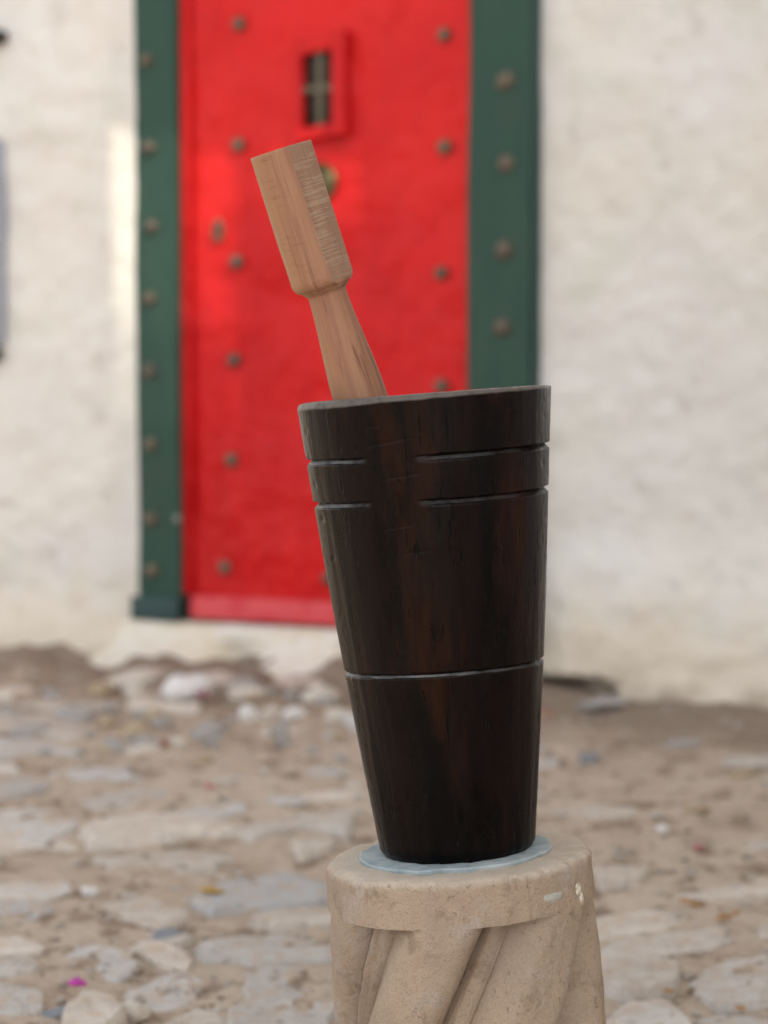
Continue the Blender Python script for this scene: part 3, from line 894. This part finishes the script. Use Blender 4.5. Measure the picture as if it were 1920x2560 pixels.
splat('mortar_smear', math.asin(218 / 335), 0.4200, 0.0170, 0.0075, 'grey_smear', 7.5)

# ------------------------------------------------------------------ slate under the mortar
n_ = 72
out = []
for i in range(n_):
    a = 2 * math.pi * i / n_
    r_ = 0.117 * (1 + 0.045 * noise.noise(Vector((math.cos(a) * 1.5, math.sin(a) * 1.5, 8))) + 0.03 * noise.noise(Vector((math.cos(a) * 7, math.sin(a) * 7, 2))) + 0.022 * noise.noise(Vector((math.cos(a) * 19, math.sin(a) * 19, 2))))
    # front nick
    d = (a - R(262) + math.pi) % (2 * math.pi) - math.pi
    r_ -= 0.012 * math.exp(-(d / 0.07) ** 2)
    out.append((math.cos(a) * r_, math.sin(a) * r_))
vs, fs = [], []
for sc, z_ in ((0.99, -0.0012), (1.0, 0.0026), (0.985, 0.0044), (0.90, 0.0050), (0.5, 0.0050)):
    for (x_, y_) in out:
        vs.append((x_ * sc, y_ * sc, z_ + (0.0012 * fbm(x_ * sc * 60, y_ * sc * 40, z_ * 90, 3) if sc > 0.6 and z_ > 0 else 0)))
for r_ in range(4):
    for i in range(n_):
        k = (i + 1) % n_
        fs.append((r_ * n_ + i, r_ * n_ + k, (r_ + 1) * n_ + k, (r_ + 1) * n_ + i))
fs.append([4 * n_ + i for i in range(n_)])
fs.append([n_ - 1 - i for i in range(n_)])
sl = link('slate_disc', pyd('slate_disc', vs, fs), 'slate', None, ctop + AX * 0.0006 + Vector((-0.004, 0, 0)), True, 30)
sl.rotation_euler = rot.to_euler()
tag(sl, 'chipped thin blue-grey slate between dark mortar and column cap', 'slate')

# ------------------------------------------------------------------ wooden mortar
MH = 0.540
G = [(0.873 * MH, 1), (0.780 * MH, 1), (0.412 * MH, 0)]
mz = [0.0, 0.0015, 0.004, 0.008]
zc = 0.012
while zc < 0.522:
    near = min(abs(zc - g[0]) for g in G)
    mz.append(zc)
    zc += 0.00075 if near < 0.007 else (0.0015 if near < 0.012 or 0.34 < zc < 0.52 else 0.004)
mz += [0.5235 + 0.0011 * q for q in range(15)]
def cham(p):
    # worn chamfer of the rim, wider on one side
    return 0.0062 - 0.0024 * math.sin(p) + 0.0016 * noise.noise(Vector((math.sin(p) * 2.5, math.cos(p) * 2.5, 4))) + 0.0008 * noise.noise(Vector((math.sin(p) * 9, math.cos(p) * 9, 4)))
def mort_r(z, p):
    a = z / MH
    r = 0.0925 + (0.1515 - 0.0925) * a + 0.0022 * math.sin(math.pi * a)
    r -= 0.0045 * (1 - sst(0.0, 0.010, z)) ** 1.5
    deg = (math.degrees(p) + 180) % 360 - 180
    cw = cham(p)
    q_ = min(1.0, max(0.0, (z - (0.5405 - cw)) / cw))
    r -= cw * 1.15 * (1 - math.sqrt(max(0.0, 1 - q_ ** 2.2)))
    sx_, cx_ = math.sin(p), math.cos(p)
    # adze-flattened strips and long waves from hand carving
    r += 0.0016 * noise.noise(Vector((sx_ * 2.3, cx_ * 2.3, z * 2.2))) + 0.0007 * noise.noise(Vector((sx_ * 7.5, cx_ * 7.5, z * 5)))
    r += 0.0003 * noise.noise(Vector((sx_ * 30, cx_ * 30, z * 14)))
    r -= 0.0022 * math.exp(-((deg + 18) / 11) ** 2) * sst(0.28, 0.40, z)
    # chips along the left silhouette
    r -= 0.0022 * max(0, noise.noise(Vector((sx_ * 12, cx_ * 12, z * 85))) - 0.25) * (1.0 if abs(abs(deg) - 88) < 24 else 0.25)
    for gz_, kind in G:
        zz = z - gz_ - 0.0012 * math.sin(p * 2 + gz_ * 9) - 0.0006 * noise.noise(Vector((sx_ * 4, cx_ * 4, gz_ * 30)))
        if abs(zz) > 0.012:
            continue
        w = 1.0
        if kind:
            w = 1 - sst(-38, -29, deg) * (1 - sst(-9, 4, deg))
        d = (0.0062 * w if kind else 0.0042) * (1 + 0.3 * noise.noise(Vector((sx_ * 6, cx_ * 6, gz_ * 40))))
        # steep upper lip, sloping lower lip that catches the sky
        if zz > 0:
            k = 1 - sst(0.0004, 0.0022, zz)
        else:
            k = 1 - min(1, -zz / (0.0060 if kind else 0.0048))
        r -= d * max(0, k)
    # shallow slanting saw scratches on the flattened strip
    if -36 < deg < 2 and z > 0.30:
        for sz, dl, dr in ((0.510, -30, -20), (0.489, -33, -5), (0.449, -26, -3), (0.393, -29, -8), (0.362, -20, -2)):
            if dl < deg < dr:
                zz = z - (sz + (deg + 17) * (0.0002 + 0.0006 * (sz - 0.36)))
                r -= 0.0005 * math.exp(-(zz / 0.0011) ** 2) * min(1, (deg - dl) / 5, (dr - deg) / 5)
    return r
NS = 240
def mp(i, p):
    z = mz[i]
    r = mort_r(z, p)
    return Vector((r * math.sin(p), -r * math.cos(p), z))
v, f = lathe_grid(len(mz), NS, mp)
last = (len(mz) - 1) * NS
inner = [(0.1395, 0.5402), (0.125, 0.5406), (0.118, 0.5395), (0.1145, 0.536), (0.113, 0.52), (0.110, 0.44), (0.098, 0.34), (0.085, 0.26), (0.066, 0.21), (0.04, 0.19), (0.012, 0.185)]
for r0, z0 in inner:
    pr = len(v) - NS
    b_ = len(v)
    for j in range(NS):
        p = 2 * math.pi * j / NS
        r_ = r0 + 0.0012 * noise.noise(Vector((math.sin(p) * 3, math.cos(p) * 3, z0 * 6)))
        z_ = z0 + (0.0007 * noise.noise(Vector((math.sin(p) * 9, math.cos(p) * 9, r0 * 90))) if z0 > 0.53 else 0)
        v.append(Vector((r_ * math.sin(p), -r_ * math.cos(p), z_)))
    for j in range(NS):
        k = (j + 1) % NS
        f.append((pr + j, pr + k, b_ + k, b_ + j))
f.append([len(v) - NS + j for j in range(NS)])
f.append([NS - 1 - j for j in range(NS)])
mbase = ctop + AX * 0.0053
mme = pyd('wooden_mortar', v, f)
wat = mme.attributes.new('worn', 'FLOAT', 'POINT')
for i in range(len(mme.vertices)):
    j = i % NS
    row = i // NS
    if row < len(mz):
        wat.data[i].value = sst(-0.0015, 0.0008, mz[row] - (0.5405 - cham(2 * math.pi * j / NS)))
    elif row < len(mz) + 3:
        wat.data[i].value = 1.0
att = mme.attributes.new('skylit', 'FLOAT', 'POINT')  # sky highlight put into the lip colour, stronger towards the left
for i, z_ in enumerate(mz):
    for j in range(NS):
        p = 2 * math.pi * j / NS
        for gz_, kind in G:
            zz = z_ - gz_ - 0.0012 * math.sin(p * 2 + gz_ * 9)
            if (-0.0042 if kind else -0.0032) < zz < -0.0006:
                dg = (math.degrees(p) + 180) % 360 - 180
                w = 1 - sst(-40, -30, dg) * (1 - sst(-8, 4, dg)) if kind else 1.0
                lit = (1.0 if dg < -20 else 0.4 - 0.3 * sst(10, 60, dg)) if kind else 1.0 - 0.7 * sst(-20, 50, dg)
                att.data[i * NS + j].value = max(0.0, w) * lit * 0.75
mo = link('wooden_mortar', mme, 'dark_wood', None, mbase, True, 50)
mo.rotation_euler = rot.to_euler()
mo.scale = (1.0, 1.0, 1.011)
tag(mo, 'tall dark brown wooden mortar with carved rings, tapering to its foot', 'mortar')

# ------------------------------------------------------------------ pestle
PT = Vector((-0.1205, 2.575, 1.2685))          # centre of the head's end
PR = Vector((-0.0300, 2.600, 0.9850))          # where it passes the rim
pdir = (PT - PR).normalized()
pquat = pdir.to_track_quat('Z', 'Y')
# keep the flat face turned towards +x and the lane
PL = 0.655
pz = [0.0, -0.0008] + [-0.004 - i * 0.005 for i in range(30)] + [-0.1535 - i * 0.0015 for i in range(16)] + [-0.179, -0.184] + [-0.192 - i * 0.012 for i in range(39)]
pz = [z for z in pz if z > -PL] + [-PL]
FA, FB = R(15), R(88)
def pest(i, p):
    z = pz[i]
    deg = (math.degrees(p) + 180) % 360 - 180
    rn = 0.0226 + 0.0092 * sst(-0.17, -0.31, z) + 0.0016 * sst(-0.30, -0.5, z)
    q_ = (-0.1545 - z) / 0.0140
    if q_ <= 0:
        r = 0.0372
    elif q_ < 1:
        # well rounded lower edge of the head
        r = 0.0285 + 0.0087 * math.sqrt(max(0.0, 1 - q_ ** 2))
    else:
        # short hollow down to the grip
        r = rn + (0.0285 - rn) * (1 - sst(-0.1685, -0.176, z))
    r += 0.0006 * noise.noise(Vector((math.sin(p) * 2.5, math.cos(p) * 2.5, z * 9))) + 0.00025 * noise.noise(Vector((math.sin(p) * 9, math.cos(p) * 9, z * 40)))
    x_, y_ = r * math.sin(p), -r * math.cos(p)
    if z > -0.169:
        nrm = Vector((math.sin((FA + FB) / 2), -math.cos((FA + FB) / 2)))
        dl = 0.0372 * math.cos((FB - FA) / 2)
        ex = x_ * nrm.x + y_ * nrm.y - dl + 0.0006 * noise.noise(Vector((p * 3, z * 30, 2)))
        k_ = 0.0008
        ex = k_ * math.log(1 + math.exp(min(40.0, ex / k_)))
        x_ -= nrm.x * ex
        y_ -= nrm.y * ex
    zt = z
    if i == 0:
        x_ *= 0.985
        y_ *= 0.985
    return Vector((x_, y_, zt))
NP = 160
v, f = lathe_grid(len(pz), NP, pest)
f = [q[::-1] for q in f]
f.append([j for j in range(NP)])
f.append([len(v) - 1 - j for j in range(NP)])
pme = pyd('pestle', v, f)
att = pme.attributes.new('sawn', 'FLOAT', 'POINT')
for i in range(len(pz)):
    for j in range(NP):
        deg = 360.0 * j / NP
        att.data[i * NP + j].value = (sst(13, 19, deg) * (1 - sst(86, 91, deg))) if pz[i] > -0.164 else 0.0
pe = link('wooden_pestle', pme, 'pale_wood', None, PT, True, 50)
pe.rotation_mode = 'QUATERNION'
# build an orientation whose local -Y faces the lane
zx = pdir
yx = (Vector((0, 1, 0)) - zx * zx.y).normalized()
xx = yx.cross(zx)
pe.rotation_quaternion = Matrix((xx, yx, zx)).transposed().to_quaternion()
tag(pe, 'pale reddish wooden pestle with flat-sawn head leaning in the mortar', 'pestle')

# ------------------------------------------------------------------ loose stones and scraps
def rock_mesh(name, sx_, sy_, sz_, seed, sub=3, cut=5, rough=0.16):
    rs = random.Random(seed)
    bm = bmesh.new()
    bmesh.ops.create_icosphere(bm, subdivisions=sub, radius=1)
    planes = []
    for i in range(cut):
        d = Vector((rs.uniform(-1, 1), rs.uniform(-1, 1), rs.uniform(-0.4, 1))).normalized()
        planes.append((d, rs.uniform(0.55, 0.85)))
    for v in bm.verts:
        c_ = v.co.copy()
        for d, h in planes:
            ex = c_.dot(d) - h
            if ex > 0:
                c_ -= d * ex * 0.9
        c_ *= 1 + rough * noise.noise(c_ * 1.6 + Vector((seed, 0, 0))) + 0.05 * noise.noise(c_ * 5 + Vector((0, seed, 0)))
        v.co = Vector((c_.x * sx_, c_.y * sy_, c_.z * sz_))
    me = bpy.data.meshes.new(name)
    bm.to_mesh(me)
    bm.free()
    return me
def rock(name, x, y, sx_, sy_, sz_, mat, seed, label, cat='rock', rz=0.0, sink=0.35, group=None, sub=3):
    o = link(name, rock_mesh(name, sx_, sy_, sz_, seed, sub), mat, None, (x, y, gz(x, y) + sz_ * (1 - 2 * sink)), True, 38)
    o.rotation_euler = (random.uniform(-.1, .1), random.uniform(-.1, .1), rz)
    return tag(o, label, cat, group)
# a two-lobed white lump
o = rock('white_rock', -0.600, 6.66, 0.080, 0.065, 0.050, 'white_stone', 4, 'large two-lobed white rock lying in the rubble before the sill', 'rock', 0.2, 0.1)
for v_ in o.data.vertices:
    c_ = v_.co
    d_ = Vector((c_.x / 0.080, c_.y / 0.065, c_.z / 0.050))
    d_.normalize()
    k_ = 1 + 0.12 * noise.noise(d_ * 1.8 + Vector((5, 0, 0))) + 0.05 * noise.noise(d_ * 5)
    v_.co = Vector((0.078 * d_.x * k_, 0.055 * d_.y * k_, 0.047 * d_.z * k_ * (1 - 0.22 * math.exp(-(d_.x / 0.35) ** 2)) + 0.010 * d_.x))
rock('white_rock', -0.775, 6.80, 0.040, 0.035, 0.026, 'cream_stone', 5, 'small rounded cream rock tucked under the edge of the sill', 'rock', 0.5, 0.2)
rock('broken_slab', -0.80, 7.16, 0.14, 0.08, 0.036, 'cream_stone', 8, 'broken cream plaster slab fallen from the corner of the sill', 'slab', 0.25, 0.2)
rock('tan_rock', -0.89, 6.83, 0.042, 0.035, 0.034, 'tan_stone', 11, 'tan rock at the foot of the wall below the green post', 'rock', 0.3, 0.3)
rock('pale_rock', -0.725, 6.52, 0.030, 0.03, 0.022, 'grey_stone', 12, 'small pale grey rock in the rubble near the two-lobed white rock', 'rock', 0.9, 0.3)
rock('white_rock', -0.400, 6.42, 0.030, 0.030, 0.032, 'white_stone', 15, 'upright egg-shaped white stone, first of three white ones in a row', 'rock', 0.0, 0.2)
rock('white_rock', -0.335, 6.50, 0.038, 0.03, 0.022, 'cream_stone', 16, 'low dull white stone, middle one of three in a row', 'rock', 0.4, 0.3)
rock('white_rock', -0.268, 6.46, 0.042, 0.03, 0.026, 'white_stone', 17, 'flat bright white stone, last of three in a row', 'rock', 0.1, 0.25)
rock('cream_rock', -0.13, 6.38, 0.05, 0.04, 0.024, 'cream_stone', 19, 'flattish cream stone half sunk in the earth past the white ones', 'rock', 0.5, 0.3)
rock('grey_rock', -0.650, 5.90, 0.042, 0.04, 0.032, 'grey_stone', 21, 'lumpy dark grey rock on bare earth among rubble', 'rock', 0.5, 0.3)
rock('pale_rock', -0.562, 5.98, 0.028, 0.025, 0.020, 'cream_stone', 22, 'small cream pebble with a brick crumb against it', 'rock', 0.2, 0.25)
rock('brick_crumb', -0.602, 5.94, 0.018, 0.016, 0.012, 'brick_bit', 23, 'tiny reddish brick crumb beside a cream pebble', 'brick crumb', 0.2, 0.2)
rock('grey_rock', -0.50, 6.30, 0.05, 0.05, 0.022, 'grey_stone', 25, 'flat grey rock bedded in earth before the two-lobed white rock', 'rock', 0.2, 0.35)
rock('grey_rock', -0.44, 6.78, 0.06, 0.05, 0.030, 'grey_stone', 26, 'weathered grey rock leaning on the crumbling sill', 'rock', 0.2, 0.35)
rock('grey_rock', -1.06, 6.95, 0.05, 0.045, 0.030, 'grey_stone', 27, 'dust-covered grey rock against the plaster wall away from the door', 'rock', 0.7, 0.3)
rock('stone_slab', 0.665, 6.66, 0.085, 0.06, 0.019, 'grey_stone', 31, 'loose flat grey slab pushed into the gap under the plaster wall', 'slab', -0.1, 0.0)
rock('brick_crumb', 0.490, 6.60, 0.022, 0.02, 0.013, 'brick_bit', 33, 'orange brick crumb near the gap under the wall', 'brick crumb', 0.2, 0.2)
rock('white_rock', -0.392, 3.41, 0.026, 0.024, 0.019, 'cream_stone', 35, 'angular cream stone lying on top of the paving', 'rock', 0.3, 0.15)
rock('slate_chip', -0.512, 3.42, 0.042, 0.017, 0.009, 'blue_stone', 36, 'narrow dark blue-grey slate chip lying on the paving', 'slate chip', 0.55, 0.05)
rock('slate_chip', -0.385, 3.955, 0.040, 0.04, 0.012, 'blue_stone', 37, 'broad blue-grey slate chip set in the earth between paving stones', 'slate chip', 0.1, 0.1)
rock('white_rock', -0.585, 4.30, 0.018, 0.016, 0.014, 'white_stone', 38, 'single small white stone on bare earth among paving', 'rock', 0.1, 0.2)
rock('white_rock', 0.613, 4.78, 0.014, 0.012, 0.010, 'white_stone', 39, 'tiny white pebble alone on the brown earth', 'pebble', 0.1, 0.2)
rock('grey_rock', 0.84, 6.05, 0.06, 0.03, 0.014, 'grey_stone', 41, 'long low grey stone half buried in the bare brown earth', 'rock', 0.1, 0.35)
rock('grey_rock', 0.93, 5.60, 0.05, 0.03, 0.016, 'tan_stone', 42, 'half buried brown stone in the bare earth by the wall', 'rock', 0.5, 0.35)
rock('grey_rock', 0.55, 5.85, 0.035, 0.025, 0.014, 'blue_stone', 43, 'small dark blue-grey stone in the bare brown earth', 'rock', 0.4, 0.3)
rock('tan_rock', 0.72, 5.02, 0.035, 0.025, 0.012, 'tan_stone', 44, 'small flat tan stone in the bare brown earth', 'rock', 0.2, 0.3)
for i in range(44):
    x_ = random.uniform(-1.15, -0.1)
    y_ = random.uniform(5.75, 6.85)
    r_ = random.uniform(0.012, 0.036)
    mt = random.choice(('grey_stone', 'tan_stone', 'grey_stone', 'grey_stone'))
    rock('rubble_stone', x_, y_, r_ * 1.2, r_, r_ * 0.7, mt, 60 + i, 'small grey rubble stone scattered before the crumbling sill' if mt == 'grey_stone' else 'small tan rubble stone scattered before the crumbling sill', 'rubble stone', random.uniform(0, 3), 0.25, 'grey rubble before the sill' if mt == 'grey_stone' else 'tan rubble before the sill', 2)

for x_, y_, s_, mt, lb in ((-0.92, 6.45, 0.055, 'grey_stone', 'big blunt grey chunk sunk in the bank of soil below the wall'),
                           (-0.70, 6.22, 0.045, 'tan_stone', 'brown chunk sunk in dark soil before the small pale grey rock'),
                           (-0.50, 6.12, 0.040, 'grey_stone', 'knobbly grey chunk standing out of the dark soil bank'),
                           (-0.20, 6.72, 0.055, 'cream_stone', 'long cream chunk of plaster broken off the sill front'),
                           (-1.00, 6.15, 0.050, 'grey_stone', 'flat-topped grey chunk beside the long worn paving stones')):
    rock('rubble_chunk', x_, y_, s_ * 1.25, s_, s_ * 0.65, mt, 200 + int(s_ * 1000) + int(-x_ * 10), lb, 'rubble', 0.4, 0.3)

def leaf(name, x, y, l, w, mat, label, cat, rz, curl=0.3, group=None):
    vs, fs = [], []
    n_, k_ = 7, 5
    for th in (0.0, 0.0012):
        for i in range(n_):
            u = i / (n_ - 1)
            ww = w * (math.sin(math.pi * (0.06 + 0.88 * u)) ** 0.8)
            for j in range(k_):
                q = j / (k_ - 1) * 2 - 1
                vs.append(((u - 0.5) * l, q * ww, 0.004 + curl * (q * ww) ** 2 / w + curl * 0.5 * l * (u - 0.5) ** 2 + th))
    N_ = n_ * k_
    for i in range(n_ - 1):
        for j in range(k_ - 1):
            a = i * k_ + j
            fs.append((a, a + k_, a + k_ + 1, a + 1))
            fs.append((N_ + a, N_ + a + 1, N_ + a + k_ + 1, N_ + a + k_))
    rim_ = [j for j in range(k_)] + [i * k_ + k_ - 1 for i in range(1, n_)] + [(n_ - 1) * k_ + j for j in range(k_ - 2, -1, -1)] + [i * k_ for i in range(n_ - 2, 0, -1)]
    for i in range(len(rim_)):
        a, b = rim_[i], rim_[(i + 1) % len(rim_)]
        fs.append((a, b, N_ + b, N_ + a))
    h = gz(x, y)
    for a, b, c_ in placed:
        if math.hypot(x - a, y - b) < 0.8 * c_:
            h += 0.018
            break
    o = link(name, pyd(name, vs, fs), mat, None, (x, y, h + 0.002), True)
    o.rotation_euler = (random.uniform(-.15, .15), random.uniform(-.15, .15), rz)
    return tag(o, label, cat, group)
leaf('petal', -0.505, 3.555, 0.034, 0.013, 'magenta_petal', 'bright magenta petal fallen between the paving stones', 'petal', 0.3, 0.9)
leaf('petal', -0.427, 5.33, 0.028, 0.014, 'rose_petal', 'faded pink petal on the worn middle of the lane', 'petal', 0.8, 0.8)
leaf('petal', 0.681, 4.68, 0.026, 0.012, 'rose_petal', 'dull red petal near the tiny white pebble', 'petal', 0.8, 0.8)
leaf('scrap', -0.555, 6.60, 0.050, 0.020, 'plum_scrap', 'crumpled plum-coloured scrap stuck to the two-lobed white rock', 'scrap', 2.2, 1.4)
leaf('dry_leaf', -0.337, 4.225, 0.050, 0.014, 'ochre_leaf', 'ochre dry leaf lying on a broad pale paving stone', 'leaf', 0.1, 0.6)
for x_, y_, l_, a_ in ((0.600, 4.13, 0.034, 0.2), (0.632, 4.01, 0.036, 0.3), (0.650, 3.98, 0.028, 1.0), (0.462, 3.50, 0.022, 0.4), (0.562, 3.40, 0.024, 1.3), (0.575, 4.14, 0.03, 2.5)):
    leaf('dry_leaf', x_, y_, l_, l_ * 0.3, 'orange_leaf', 'small curled orange leaf beside the pale paving stones', 'leaf', a_, 0.8, 'orange leaves on the lane')
